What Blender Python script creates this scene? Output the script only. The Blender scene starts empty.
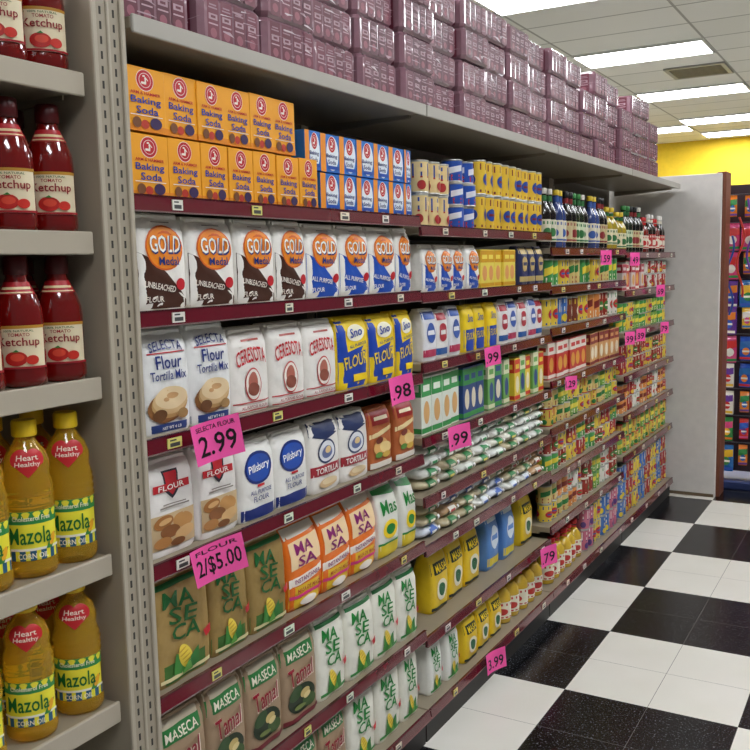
import bpy, math, random
from mathutils import Vector, Matrix
random.seed(7)
SC=bpy.context.scene; C=SC.collection
try: SC.view_settings.view_transform='Standard'
except Exception: pass
# ---------------- camera model
FP=910.0; A=math.radians(30.16); PT=math.radians(6.85); S=.022; CX=1.31; H=1.58
F=Vector((-math.sin(A)*math.cos(PT),math.cos(A)*math.cos(PT),-math.sin(PT)))
R0=Vector((math.cos(A),math.sin(A),0)); U0=R0.cross(F)
c_=math.sqrt(1-S*S); RC=R0*c_-U0*S; UC=R0*S+U0*c_
CAM=Vector((CX,0,H))
cd=bpy.data.cameras.new('camera'); cam=bpy.data.objects.new('camera',cd); C.objects.link(cam)
cd.sensor_width=36; cd.lens=FP/750*36; cd.clip_start=.02
m=Matrix((RC,UC,-F)).transposed().to_4x4(); m.translation=CAM; cam.matrix_world=m
SC.camera=cam
def ppx(x,y,z):
    d=Vector((x,y,z))-CAM; return 375+FP*d.dot(RC)/d.dot(F)
def yz(px,z,x=0.0):          # distance along the aisle of a photo column on a shelf line
    a,b=.35,40.0
    for _ in range(50):
        k=(a+b)/2
        if ppx(x,k,z)<px: a=k
        else: b=k
    return a
# ---------------- materials
def lin(h):
    h=h.lstrip('#'); o=[]
    for i in (0,2,4):
        c=int(h[i:i+2],16)/255; o.append(c/12.92 if c<=.04045 else ((c+.055)/1.055)**2.4)
    return (*o,1)
MC={}
def mt(h,r=.5,metal=0,coat=0,tr=0,em=0,bump=0,var=.12,bs=60,ior=1.45):
    k=(h,r,metal,coat,tr,em,bump,var,bs,ior)
    if k in MC: return MC[k]
    m=bpy.data.materials.new('surface_'+h.strip('#')); m.use_nodes=True; n=m.node_tree.nodes; l=m.node_tree.links
    b=n['Principled BSDF']; b.inputs['Roughness'].default_value=r; b.inputs['Metallic'].default_value=metal
    b.inputs['Coat Weight'].default_value=coat; b.inputs['Coat Roughness'].default_value=.1
    b.inputs['Transmission Weight'].default_value=tr; b.inputs['IOR'].default_value=ior
    tc=n.new('ShaderNodeTexCoord'); no=n.new('ShaderNodeTexNoise'); no.inputs['Scale'].default_value=18
    l.new(tc.outputs['Object'],no.inputs['Vector'])
    mx=n.new('ShaderNodeMix'); mx.data_type='RGBA'; cc=lin(h)
    mx.inputs[6].default_value=tuple(x*(1-var) for x in cc[:3])+(1,); mx.inputs[7].default_value=tuple(min(1,x*(1+var*.5)) for x in cc[:3])+(1,)
    l.new(no.outputs['Fac'],mx.inputs[0]); l.new(mx.outputs[2],b.inputs['Base Color'])
    if em:
        b.inputs['Emission Color'].default_value=cc; b.inputs['Emission Strength'].default_value=em
    if bump:
        n2=n.new('ShaderNodeTexNoise'); n2.inputs['Scale'].default_value=bs; l.new(tc.outputs['Object'],n2.inputs['Vector'])
        bp=n.new('ShaderNodeBump'); bp.inputs['Strength'].default_value=bump; bp.inputs['Distance'].default_value=.004
        l.new(n2.outputs['Fac'],bp.inputs['Height']); l.new(bp.outputs['Normal'],b.inputs['Normal'])
    MC[k]=m; return m
def ink(h): return mt(h,.40,var=.05)
# ---------------- mesh builder
class MB:
    def __init__(s): s.v=[];s.f=[];s.mi=[];s.mats=[];s.sm=[]
    def add(s,vs,fs,m,sm=False):
        if m not in s.mats: s.mats.append(m)
        i=s.mats.index(m); b=len(s.v); s.v+=vs
        for f in fs: s.f.append(tuple(b+k for k in f)); s.mi.append(i); s.sm.append(sm)
    def loft(s,rings,m,sm=True,caps=True):
        n=len(rings[0]); vs=[p for r in rings for p in r]; fs=[]
        for i in range(len(rings)-1):
            for j in range(n):
                k=(j+1)%n; fs.append((i*n+j,i*n+k,(i+1)*n+k,(i+1)*n+j))
        s.add(vs,fs,m,sm)
        if caps:
            s.add(list(rings[0]),[tuple(range(n))[::-1]],m); s.add(list(rings[-1]),[tuple(range(n))],m)
    def box(s,x0,x1,y0,y1,z0,z1,m,b=0):
        if b<=0:
            vs=[(x,y,z) for z in (z0,z1) for x,y in ((x0,y0),(x1,y0),(x1,y1),(x0,y1))]
            s.add(vs,[(3,2,1,0),(4,5,6,7),(0,1,5,4),(1,2,6,5),(2,3,7,6),(3,0,4,7)],m); return
        def rg(i,z):
            X0,X1,Y0,Y1=x0+i,x1-i,y0+i,y1-i
            return [(X0+b,Y0,z),(X1-b,Y0,z),(X1,Y0+b,z),(X1,Y1-b,z),(X1-b,Y1,z),(X0+b,Y1,z),(X0,Y1-b,z),(X0,Y0+b,z)]
        s.loft([rg(b*.7,z0),rg(0,z0+b),rg(0,z1-b),rg(b*.7,z1)],m,False)
    def rev(s,prof,m,n=24,sx=1,sy=1,cx=0,cy=0,caps=True):
        s.loft([[(cx+r*sx*math.cos(2*math.pi*j/n),cy+r*sy*math.sin(2*math.pi*j/n),z) for j in range(n)] for r,z in prof],m,True,caps)
    def tube(s,pts,r,m,n=8):
        rings=[]
        for i,p in enumerate(pts):
            a=Vector(pts[max(i-1,0)]); b=Vector(pts[min(i+1,len(pts)-1)]); d=(b-a).normalized()
            u=d.cross(Vector((0,1,0))); 
            if u.length<.1: u=d.cross(Vector((1,0,0)))
            u.normalize(); w=d.cross(u)
            rings.append([tuple(Vector(p)+u*r*math.cos(2*math.pi*j/n)+w*r*math.sin(2*math.pi*j/n)) for j in range(n)])
        s.loft(rings,m)
    def mesh(s,name):
        me=bpy.data.meshes.new(name); me.from_pydata(s.v,[],s.f)
        for mm in s.mats: me.materials.append(mm)
        me.polygons.foreach_set('material_index',s.mi); me.polygons.foreach_set('use_smooth',s.sm); me.update(); return me
TC={}
def tmesh(t):
    if t in TC: return TC[t]
    cu=bpy.data.curves.new('t','FONT'); cu.body=t; cu.offset=.012; cu.resolution_u=2
    o=bpy.data.objects.new('t',cu); C.objects.link(o); dg=bpy.context.evaluated_depsgraph_get(); e=o.evaluated_get(dg); me=e.to_mesh()
    vs=[(v.co.x,v.co.y) for v in me.vertices]; fs=[tuple(p.vertices) for p in me.polygons]; e.to_mesh_clear()
    bpy.data.objects.remove(o); bpy.data.curves.remove(cu)
    xs=[a for a,b in vs]; ys=[b for a,b in vs]; x0,x1,y0,y1=min(xs),max(xs),min(ys),max(ys)
    TC[t]=([((a-x0)/(x1-x0)-.5,(b-y0)/(y1-y0)-.5) for a,b in vs],fs); return TC[t]
def draw(mb,mp,ops,W,Hh,tex=.0):      # print artwork onto a surface; u -1..1, v 0..1
    for k,o in enumerate(ops):
        off=.0007+.00025*k; t=o[0]
        if t=='r':
            _,u0,v0,u1,v1,c=o; n=6
            vs=[mp(u0+(u1-u0)*i/n,v0+(v1-v0)*j/n,off) for j in range(n+1) for i in range(n+1)]
            mb.add(vs,[(j*(n+1)+i,j*(n+1)+i+1,(j+1)*(n+1)+i+1,(j+1)*(n+1)+i) for j in range(n) for i in range(n)],ink(c),True)
        elif t in 'ep':
            if t=='e':
                u,v,ru,rv,c=o[1:6]; ro=math.radians(o[6]) if len(o)>6 else 0; cc=(u,v); pts=[]
                for i in range(24):
                    a,b=ru*W/2*math.cos(i*math.pi/12),rv*Hh*math.sin(i*math.pi/12)
                    pts.append((u+(a*math.cos(ro)-b*math.sin(ro))/(W/2),v+(a*math.sin(ro)+b*math.cos(ro))/Hh))
            else:
                _,Q,c=o; pts=[]
                for i in range(len(Q)):
                    a,b=Q[i],Q[(i+1)%len(Q)]
                    for q in range(4): pts.append((a[0]+(b[0]-a[0])*q/4,a[1]+(b[1]-a[1])*q/4))
                cc=(sum(a for a,b in Q)/len(Q),sum(b for a,b in Q)/len(Q))
            n=len(pts); vs=[]
            for s_ in (1,.66,.33): vs+=[mp(cc[0]+(a-cc[0])*s_,cc[1]+(b-cc[1])*s_,off) for a,b in pts]
            vs.append(mp(cc[0],cc[1],off)); fs=[]
            for q in (0,1):
                for i in range(n): fs.append((q*n+i,q*n+(i+1)%n,(q+1)*n+(i+1)%n,(q+1)*n+i))
            for i in range(n): fs.append((2*n+i,2*n+(i+1)%n,3*n))
            mb.add(vs,fs,ink(c),True)
        elif t=='t':
            _,s_,u,v,w,h,c=o[:7]; rot=math.radians(o[7]) if len(o)>7 else 0; arch=o[8] if len(o)>8 else 0
            V,Fs=tmesh(s_); vs=[]
            for a,b in V:
                b=b*h*Hh-arch*4*a*a*Hh; a=a*w*W/2; a,b=a*math.cos(rot)-b*math.sin(rot),a*math.sin(rot)+b*math.cos(rot)
                vs.append(mp(u+a/(W/2),v+b/Hh,off+tex))
            mb.add(vs,Fs,ink(c))
# ---------------- product makers
def P(name,cat,parts,w,d,h): return dict(name=name,cat=cat,parts=parts,w=w,d=d,h=h)
def carton(name,W,D,Hh,col,ops,top=None):
    mb=MB(); mb.box(-D/2,D/2,-W/2,W/2,0,Hh,mt(col,.4,coat=.2),.0015)
    draw(mb,lambda u,v,o:(D/2+o*.5,u*W/2*.985,v*Hh),ops,W,Hh)
    draw(mb,lambda u,v,o:(u*D/2*.97,-W/2-o*.5,v*Hh),[q for q in ops if q[0]=='r'][:4],D,Hh)
    mb.box(-.001,.001,-W/2+.002,W/2-.002,Hh,Hh+.0006,ink('9a8a70'))
    return P(name,'box',[(name,mb.mesh(name))],W,D,Hh)
PAPER=[(0,.95,.95),(.03,1,1),(.3,1,1.05),(.6,1,1.03),(.82,1,.95),(.93,.98,.76),(1,.95,.46)]
PILL=[(0,.92,.75),(.04,.98,.94),(.3,1,1.05),(.65,1,1.02),(.86,.97,.7),(.95,.96,.3),(1,.96,.08)]
def bag(name,W,D,Hh,col,ops,prof=PAPER,e=6,amp=.0019,seed=1,gl=.5,cat='bag',coat=0):
    def dim(v):
        v=min(max(v,0),1)
        for i in range(len(prof)-1):
            a,b=prof[i],prof[i+1]
            if v<=b[0]:
                t=(v-a[0])/(b[0]-a[0]); return a[1]+(b[1]-a[1])*t,a[2]+(b[2]-a[2])*t
        return prof[-1][1:]
    def wr(y,v,q): return amp*(math.sin(y*50+seed)*math.sin(v*15+seed*2)+.6*math.sin(y*80+v*22+seed))*(1-q*q)
    def X(y,v):
        ws,ds=dim(v); w=W/2*ws; q=min(abs(y)/w,.985); return D/2*ds*(1-q**e)**(1/e)+wr(y,v,q)
    lv=[i/28 for i in range(29)]; lv[1]=.03; rings=[]
    qs=[-.985,-.93,-.82,-.65,-.45,-.3,-.15,0,.15,.3,.45,.65,.82,.93,.985]
    for v in lv:
        ws,ds=dim(v); w=W/2*ws
        rings.append([(X(q*w,v),q*w,v*Hh) for q in qs]+[(-X(q*w,v),q*w,v*Hh) for q in qs[::-1]])
    mb=MB(); bm=mt(col,gl,bump=.9,coat=coat,bs=30); mb.loft(rings,bm)
    def mp(u,v,o):
        ws,ds=dim(v); y=u*W/2*ws*.955; return (X(y,v)+o*1.5+.0004,y,v*Hh)
    draw(mb,mp,ops,W,Hh,.0009)
    tp=MB(); wt=W/2*prof[-1][1]
    if prof is PAPER:
        dt=D/2*prof[-1][2]
        tp.box(-dt*.9,dt*1.0,-wt*.97,wt*.97,Hh-.004,Hh+.005,bm,.002); tp.box(dt*.6,dt*1.3,-wt*.9,wt*.9,Hh-.012,Hh+.002,bm,.002); nm='folded_top'
    else:
        n=14; vs=[]
        for z,x in ((Hh-.004,0),(Hh+.012,.002)):
            for i in range(n+1):
                vs.append((x+.0015*math.sin(i*1.9),-wt+2*wt*i/n,z))
        fs=[(i,i+1,n+2+i,n+1+i) for i in range(n)]; tp.add(vs,fs,bm,True)
        tp.add([(x-.0015,y,z) for x,y,z in vs],[f[::-1] for f in fs],bm,True); nm='top_seal'
    return P(name,cat,[('bag_body',mb.mesh('bag_body')),(nm,tp.mesh(nm))],W,D,Hh)
def lying(name,W,D,Hh,col,ops,seed=1):
    mb=MB(); m_=mt(col,.2,coat=.8,bump=1,bs=55,var=.35); n=28; rings=[]
    def sq(v): return math.sin(math.pi*(.08+.84*v))**.25
    for i in range(11):
        v=i/10; s_=sq(v); z=Hh*v
        rings.append([(math.copysign(abs(math.cos(a))**.4,math.cos(a))*D/2*s_+.003*math.sin(a*5+seed+i*.6),math.copysign(abs(math.sin(a))**.4,math.sin(a))*W/2*s_,z+.003*math.sin(a*4+seed)*(1 if 0<i<10 else 0)) for a in [2*math.pi*(j+.5)/n for j in range(n)]])
    mb.loft(rings,m_)
    def mp(u,v,o):
        vv=.08+.84*v; s_=sq(vv); y=u*W/2*.85*s_; q=abs(u*.85)
        return (D/2*s_*(1-q**5)**(1/5)+o*2+.003,y,Hh*vv)
    draw(mb,mp,ops,W,Hh)
    return P(name,'bag',[(name,mb.mesh(name))],W,D,Hh)
def can(name,R,Hh,col,ops,rim='b9b9b4',lid=None,cat='can'):
    mb=MB(); rm=mt(rim,.3,metal=.8 if lid is None else 0)
    mb.rev([(R*.97,0),(R*1.01,.001),(R*1.01,.004),(R*.985,.005),(R*.985,Hh-.005),(R*1.01,Hh-.004),(R*1.01,Hh),(R*.94,Hh),(R*.92,Hh-.003)],rm,20)
    mb.rev([(R,.006),(R,Hh-.006)],mt(col,.3,coat=.4),20,caps=False)
    def mp(u,v,o):
        a=u*1.35; return ((R+o)*math.cos(a),(R+o)*math.sin(a),.006+v*(Hh-.012))
    draw(mb,mp,ops,R*2.7,Hh)
    return P(name,cat,[(name,mb.mesh(name))],2*R,2*R,Hh)
def prad(prof,z):
    for i in range(len(prof)-1):
        a,b=prof[i],prof[i+1]
        if a[1]<=z<=b[1]:
            t=(z-a[1])/max(b[1]-a[1],1e-6); return a[0]+(b[0]-a[0])*t
    return prof[-1][0]
def bottle(name,prof,mat,capprof,capm,labels,sx=1,sy=1,extra=None,n=28,capname='cap'):
    mb=MB(); mb.rev(prof,mat,n,sx,sy); parts=[('bottle_body',mb.mesh('bottle_body'))]
    cb=MB(); cb.rev(capprof,capm,20); parts.append((capname,cb.mesh(capname)))
    for nm,z0,z1,am,col,ops in labels:
        lb=MB(); rr=max(prad(prof,z0),prad(prof,z1)); Lw=2*am*rr
        def mp(u,v,o,z0=z0,z1=z1,am=am):
            z=z0+(z1-z0)*v; r=prad(prof,z); a=u*am; return ((r*sx+o)*math.cos(a),(r*sy+o)*math.sin(a),z)
        if col:
            k=18; vs=[mp(-1+2*i/k,j/6,.0006) for j in range(7) for i in range(k+1)]
            lb.add(vs,[(j*(k+1)+i,j*(k+1)+i+1,(j+1)*(k+1)+i+1,(j+1)*(k+1)+i) for j in range(6) for i in range(k)],ink(col),True)
        draw(lb,lambda u,v,o:mp(u,v,o+.0006),ops,Lw,z1-z0,.0004)
        parts.append((nm,lb.mesh(nm)))
    if extra: parts+=extra
    r=max(p[0] for p in prof); return P(name,'bottle',parts,2*r*sy,2*r*sx,capprof[-1][1])
def put(Pd,loc,rz=0,label='',group=None,s=1.0,rx=0):
    if len(Pd['parts'])==1:
        o=bpy.data.objects.new(Pd['name'],Pd['parts'][0][1]); C.objects.link(o)
    else:
        o=bpy.data.objects.new(Pd['name'],None); o.empty_display_size=.03; C.objects.link(o); made=[]
        for p in Pd['parts']:
            q=bpy.data.objects.new(p[0],p[1]); C.objects.link(q); q.parent=o if len(p)<3 else made[p[2]]; made.append(q)
    o.location=loc; o.rotation_euler=(rx,0,rz); o.scale=(s,s,s) if not isinstance(s,tuple) else s
    o['label']=label; o['category']=Pd['cat']
    if group: o['group']=group
    return o
def struct(name,mb):
    o=bpy.data.objects.new(name,mb.mesh(name)); C.objects.link(o); o['kind']='structure'; return o
OR=['','first','second','third','fourth','fifth','sixth','seventh','eighth','ninth','tenth','eleventh','twelfth','thirteenth','fourteenth','fifteenth','sixteenth','seventeenth','eighteenth','nineteenth','twentieth']
def od(i):
    return OR[i] if i<=20 else ('twenty-'+OR[i-20] if i<30 else ('thirtieth' if i==30 else 'thirty-'+OR[i-30]))
# ---------------- room
def nodes(m): return m.node_tree.nodes,m.node_tree.links
def floor_mat():
    m=bpy.data.materials.new('checker_floor'); m.use_nodes=True; n,l=nodes(m); b=n['Principled BSDF']
    tc=n.new('ShaderNodeTexCoord'); mp=n.new('ShaderNodeMapping'); l.new(tc.outputs['Object'],mp.inputs[0])
    mp.inputs['Location'].default_value=(-.28+.605,-3.127,.3)
    ck=n.new('ShaderNodeTexChecker'); ck.inputs['Scale'].default_value=1/.605; l.new(mp.outputs[0],ck.inputs['Vector'])
    ns=n.new('ShaderNodeTexNoise'); ns.inputs['Scale'].default_value=150; l.new(tc.outputs['Object'],ns.inputs['Vector'])
    rp=n.new('ShaderNodeValToRGB'); rp.color_ramp.elements[0].position=.61; rp.color_ramp.elements[0].color=lin('07080b'); rp.color_ramp.elements[1].position=.71; rp.color_ramp.elements[1].color=lin('7c7e87'); l.new(ns.outputs[0],rp.inputs[0])
    n2=n.new('ShaderNodeTexNoise'); n2.inputs['Scale'].default_value=3; n2.inputs['Detail'].default_value=2; l.new(tc.outputs['Object'],n2.inputs['Vector'])
    r2=n.new('ShaderNodeValToRGB'); r2.color_ramp.elements[0].position=.3; r2.color_ramp.elements[0].color=lin('e4e1d6'); r2.color_ramp.elements[1].position=.7; r2.color_ramp.elements[1].color=lin('ebe8df'); l.new(n2.outputs[0],r2.inputs[0])
    l.new(r2.outputs[0],ck.inputs['Color1']); l.new(rp.outputs[0],ck.inputs['Color2'])
    br=n.new('ShaderNodeTexBrick'); br.offset=0; br.inputs['Scale'].default_value=1; br.inputs['Brick Width'].default_value=.3025; br.inputs['Row Height'].default_value=.3025; br.inputs['Mortar Size'].default_value=.0009
    l.new(mp.outputs[0],br.inputs['Vector'])
    mx=n.new('ShaderNodeMix'); mx.data_type='RGBA'; l.new(br.outputs['Fac'],mx.inputs[0]); l.new(ck.outputs['Color'],mx.inputs[6]); mx.inputs[7].default_value=lin('6a6964')
    l.new(mx.outputs[2],b.inputs['Base Color']); b.inputs['Roughness'].default_value=.22
    return m
fb=MB(); fb.add([(-5,-2.5,0),(5,-2.5,0),(5,16.3,0),(-5,16.3,0)],[(0,1,2,3)],floor_mat()); struct('floor',fb)
def ceil_mat():
    m=bpy.data.materials.new('ceiling_tiles'); m.use_nodes=True; n,l=nodes(m); b=n['Principled BSDF']
    tc=n.new('ShaderNodeTexCoord'); mp=n.new('ShaderNodeMapping'); l.new(tc.outputs['Object'],mp.inputs[0]); mp.inputs['Location'].default_value=(1.56+1.22*3,-8.85+.61*20,0)
    br=n.new('ShaderNodeTexBrick'); br.offset=0; br.inputs['Scale'].default_value=1; br.inputs['Brick Width'].default_value=1.22; br.inputs['Row Height'].default_value=.61; br.inputs['Mortar Size'].default_value=.012
    br.inputs['Color1'].default_value=lin('e2e1dc'); br.inputs['Color2'].default_value=lin('d8d7d1'); br.inputs['Mortar'].default_value=lin('a09f98'); l.new(mp.outputs[0],br.inputs['Vector'])
    l.new(br.outputs[0],b.inputs['Base Color']); b.inputs['Roughness'].default_value=.9; return m
ZC=3.55
cb=MB(); cb.add([(-5,-2.5,ZC),(5,-2.5,ZC),(5,16.3,ZC),(-5,16.3,ZC)],[(3,2,1,0)],ceil_mat()); struct('ceiling',cb)
wb=MB(); wb.box(-5,5,16.3,16.4,0,ZC,mt('e8c42a',.7,bump=.1)); struct('wall_back',wb)
wb=MB(); wb.box(-5.1,-5,-2.5,16.3,0,ZC,mt('d6d2c6',.8)); struct('wall_left',wb)
wb=MB(); wb.box(-.55,.28,6.235,6.262,0,2.12,mt('dedad4',.45,bump=.05),.004); struct('wall_end',wb)
wb=MB(); wb.box(.245,.302,6.264,6.44,0,2.13,mt('7a4630',.5,bump=.2)); struct('trim_1',wb)
wb=MB(); wb.box(-.55,.27,6.227,6.235,0,.02,mt('6b5a44',.6)); struct('baseboard_end',wb)
# ceiling lights and vent
fr=MB(); 
for a in ((-.61,.61,-.305,-.285),(-.61,.61,.285,.305),(-.61,-.59,-.285,.285),(.59,.61,-.285,.285)): fr.box(*a,-.022,-.001,mt('d8d8d4',.5))
df=MB(); df.box(-.59,.59,-.285,.285,-.016,-.004,mt('f8fbff',.4,em=25,var=.01))
LP=P('ceiling_light','ceiling light',[('light_frame',fr.mesh('light_frame')),('diffuser',df.mesh('diffuser'))],1,1,1)
lights=[(-.95,y) for y in (-.45,1.95,4.35,6.75,9.15,11.55,13.95)]+[(2.1,y) for y in (-.45,1.95,4.35,6.75,9.15,11.55)]+[(-2.17,14.56),(-.95,15.6)]
for i,(x,y) in enumerate(lights):
    side='above the tall shelf run' if x<0 else 'above the far side of the aisle'
    nn=i+1 if i<7 else (i-6 if i<13 else i-12)
    if i>=13: side='beside the yellow back wall'
    put(LP,(x,y,ZC),0,f'white fluorescent ceiling panel, {od(nn)} from the front {side}','fluorescent ceiling panels')
vb=MB(); vs_=MB()
for a in ((-.3,.3,-.3,-.26),(-.3,.3,.26,.3),(-.3,-.26,-.26,.26),(.26,.3,-.26,.26)): vb.box(*a,-.02,-.001,mt('9a9a96',.5))
for i in range(9): vs_.box(-.26,.26,-.25+i*.06,-.225+i*.06,-.016,-.004,mt('6d6d6a',.5))
put(P('ceiling_vent','vent',[('vent_frame',vb.mesh('vent_frame')),('slats',vs_.mesh('slats'))],1,1,1),(-.65,10.3,ZC),0,'grey square slatted air vent in the tiled ceiling')
# ---------------- shelving
BE=mt('948975',.45,coat=.1,var=.05); BEL=mt('b3a997',.4,var=.04); GRY=mt('aca79d',.4,var=.04); MAR=mt('64091c',.15,coat=.6,var=.1); EDGE=mt('5e222c',.2,metal=.3); DK=mt('3a3733',.8)
Y0=1.315
YB=[Y0,2.545,3.765,4.975,6.19]
def shelf(z,y0,y1,label,depth=.395,rail='maroon',xf=0,group='steel shelves with price rails',th=.024,nl=4,kick=False,lip=None):
    L=y1-y0-.006; D=MB(); D.box(-depth,-.002,0,L,-th,0,BE,.002)
    R=MB()
    if rail=='maroon':
        R.box(-.002,.004,0,L,-.031,.003,EDGE); R.add([(.0045,0,.001),(.0095,0,-.028),(.0045,L,.001),(.0095,L,-.028)],[(0,1,3,2)],MAR)
        R.box(.002,.0098,0,L,-.031,-.0285,mt('a88a88',.25,metal=.5)); R.box(.002,.0072,0,L,.001,.0035,EDGE)
    else:
        R.box(-.002,.006,0,L,-th-.008,.004,lip or BEL,.002)
    parts=[('shelf_deck',D.mesh('shelf_deck')),('price_rail' if rail=='maroon' else 'front_lip',R.mesh('rail'))]
    for yy in (0,L-.004):
        if z<.2: break
        b=MB(); b.add([(-depth,yy,-th),(-.05,yy,-th),(-.05,yy,-th-.008),(-depth,yy,-th-.03),(-depth,yy+.004,-th),(-.05,yy+.004,-th),(-.05,yy+.004,-th-.008),(-depth,yy+.004,-th-.03)],[(0,1,2,3),(7,6,5,4),(0,4,5,1),(1,5,6,2),(2,6,7,3)],BE)
        parts.append(('bracket',b.mesh('bracket')))
    if kick:
        k=MB(); k.box(-.30,-.012,.002,L-.002,-z,-th-.001,mt('2c2926',.6)); parts.append(('kick_plate',k.mesh('kick_plate')))
    if rail=='maroon':
        for k in range(nl):
            y=L*(k+.25+random.random()*.5)/nl; b=MB(); w=.014+random.random()*.008
            b.box(.0085,.0110,y-w,y+w,-.025,-.004,ink(random.choice(['e8e4da','e6dfc8','e0d67a','dfe6d0'])))
            b.box(.0108,.0114,y-w*.7,y+w*.2,-.010,-.007,ink('333333')); b.box(.0108,.0114,y-w*.7,y+w*.7,-.022,-.014,ink('444444'))
            parts.append(('price_label',b.mesh('price_label')))
    put(P('store_shelf','shelf',parts,1,1,1),(xf,y0+.003,z),0,label,group)
DZ=.011
bz=[[1.716,1.486,1.227,.966,.68,.38],[1.689,1.479,1.256,1.017,.819,.657,.351],[1.627,1.46,1.28,1.05,.84,.63,.40],[1.61,1.40,1.17,.93,.71,.48]]
bz=[[z+DZ for z in r] for r in bz]; BS=.118
bn=['flour bay','second bay','third bay','far bay']
for b in range(4):
    y0,y1=YB[b],YB[b+1]
    p=MB(); p.box(-.445,-.43,y0+.001,y1-.001,.0,2.4,mt('5f594c',.7)); 
    u=MB(); u.box(-.43,-.405,y0+.002,y0+.026,0,2.4,BE)
    for z in range(44): u.box(-.406,-.4045,y0+.010,y0+.018,.15+z*.05,.175+z*.05,DK)
    put(P('shelving_frame','shelving frame',[('back_panel',p.mesh('back_panel')),('upright',u.mesh('upright'))],1,1,1),(0,0,0),0,f'beige steel back and uprights carrying the {bn[b]}','shelving frames')
    for i,z in enumerate(bz[b]): shelf(z,y0,y1,f'beige shelf with maroon price rail, {od(i+1)} from top of {bn[b]}')
    shelf(BS,y0,y1,f'lowest beige shelf with maroon price rail of {bn[b]}',xf=.01,depth=.405,kick=True)
    shelf(2.058,y0,y1,f'wide pale top shelf carrying wrapped multipacks over the {bn[b]}',rail='beige',xf=.028,depth=.425,th=.022,group='pale top shelves',lip=GRY)
# left unit
lz=[1.935,1.65,1.379,1.034,.734,.4]
for i,z in enumerate(lz): shelf(z,.02,1.22,'pale beige steel shelf holding '+['the topmost ketchup bottles','the middle row of ketchup','the lowest row of ketchup','the upper row of oil','the lower row of oil','nothing, near the floor'][i],rail='beige',th=.03,group='plain beige shelves')
p=MB(); p.box(-.445,-.43,0,1.22,0,2.4,mt('5f594c',.7)); k=MB(); k.box(-.43,-.405,.005,.03,0,2.4,BE)
put(P('shelving_frame','shelving frame',[('back_panel',p.mesh('back_panel')),('upright',k.mesh('upright'))],1,1,1),(0,0,0),0,'beige steel back panel behind the ketchup and oil shelves','shelving frames')
p=MB(); y0=1.226; BP=mt('a39987',.42,coat=.1,var=.05)
p.box(-.44,.018,y0+.002,y0+.081,0,2.6,BP,.002)
p.box(.016,.024,y0,y0+.012,0,2.6,BEL,.002); p.box(.016,.022,y0+.038,y0+.046,0,2.6,BEL,.002); p.box(.016,.024,y0+.071,y0+.083,0,2.6,BEL,.002)
for z in range(95):
    for yy in (y0+.025,y0+.058): p.box(.0175,.0186,yy-.0022,yy+.0022,.06+z*.0265,.074+z*.0265,DK)
put(P('slotted_post','post',[('slotted_post',p.mesh('slotted_post'))],1,1,1),(0,0,0),0,'beige slotted steel post between the ketchup shelves and the flour bay')
# ---------------- artwork
NAV='1b2f78'; BRN='472619'; ORG='f08a1c'; RED='c41e2a'; GRN='128030'; WH='f6f3ec'; YEL='f6d41c'; BLU='1f4fb0'
def arm(cx,cy,k,kv):      # round red emblem with a raised arm holding a hammer
    g=lambda L:[(cx+a*k,cy+b*kv) for a,b in L]
    return [('e',cx,cy,k,kv,'f6f0e6'),('e',cx,cy,k*.94,kv*.94,RED),('e',cx,cy,k*.68,kv*.68,'f6f0e6'),('e',cx,cy,k*.63,kv*.63,RED),
     ('p',g([(-.46,-.34),(.12,-.38),(.14,-.14),(-.42,-.14)]),'f6f0e6'),('p',g([(-.05,-.24),(.15,-.24),(.12,.14),(-.02,.16)]),'f6f0e6'),('e',cx+.06*k,cy+.17*kv,k*.13,kv*.12,'f6f0e6'),
     ('p',g([(-.26,.44),(-.02,.47),(-.02,.32),(-.26,.29)]),'f6f0e6'),('p',g([(-.12,.38),(-.05,.41),(.36,.02),(.30,-.05)]),'f6f0e6')]
soda=carton('baking_soda_box',.088,.06,.128,'f6a820',[('r',-1,0,1,.1,'e88a1a')]+arm(0,.80,.44,.17)+[('t','ARM & HAMMER',0,.595,1.5,.05,RED),('t','Baking',0,.47,1.5,.14,'1a3c9c'),('t','Soda',.05,.33,1.1,.12,'1a3c9c'),('r',-.8,.24,.8,.252,'f6efe2'),('e',-.5,.13,.22,.085,'7a4a2a'),('e',-.1,.11,.2,.07,'c03a2a'),('e',.45,.14,.3,.09,'3e2a55')])
fridge=carton('freezer_box',.078,.06,.10,'2874cc',[('r',-1,0,-.45,1,'f09426'),('e',.25,.5,.66,.46,'eaf1f8')]+arm(.2,.74,.40,.22)+[('t','Baking',.15,.42,1.15,.13,NAV),('t','Soda',.15,.27,.85,.12,NAV),('r',-.3,.08,.9,.17,BLU)])
def gold(nm,sw,t2,W=.14,Hh=.196,sd=1):
    return bag(nm,W,.085,Hh,WH,[('p',[(-1,.02),(.95,.02),(.95,.1),(-.2,.48),(-1,.62)],sw),('e',.04,.66,.78,.24,'d8601a'),('e',.04,.66,.73,.222,ORG),('t','GOLD',.07,.69,1.3,.2,NAV),('t','GOLD',.04,.70,1.26,.18,'fbf6ea'),('t','Medal',.15,.52,.8,.09,NAV),('e',.62,.27,.2,.065,RED),('t',t2,-.25,.25,1.25,.065,'f6efe2',-9),('t','FLOUR',-.5,.12,.7,.06,'f6efe2'),('r',-.4,.925,.4,.935,'8a8078')],seed=sd)
goldB=gold('flour_bag',BRN,'UNBLEACHED'); goldN=gold('flour_bag','1c4fb4','ALL PURPOSE',.128,.192,3); goldS=gold('flour_bag','1c4fb4','ALL PURPOSE',.1,.15,3)
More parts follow.
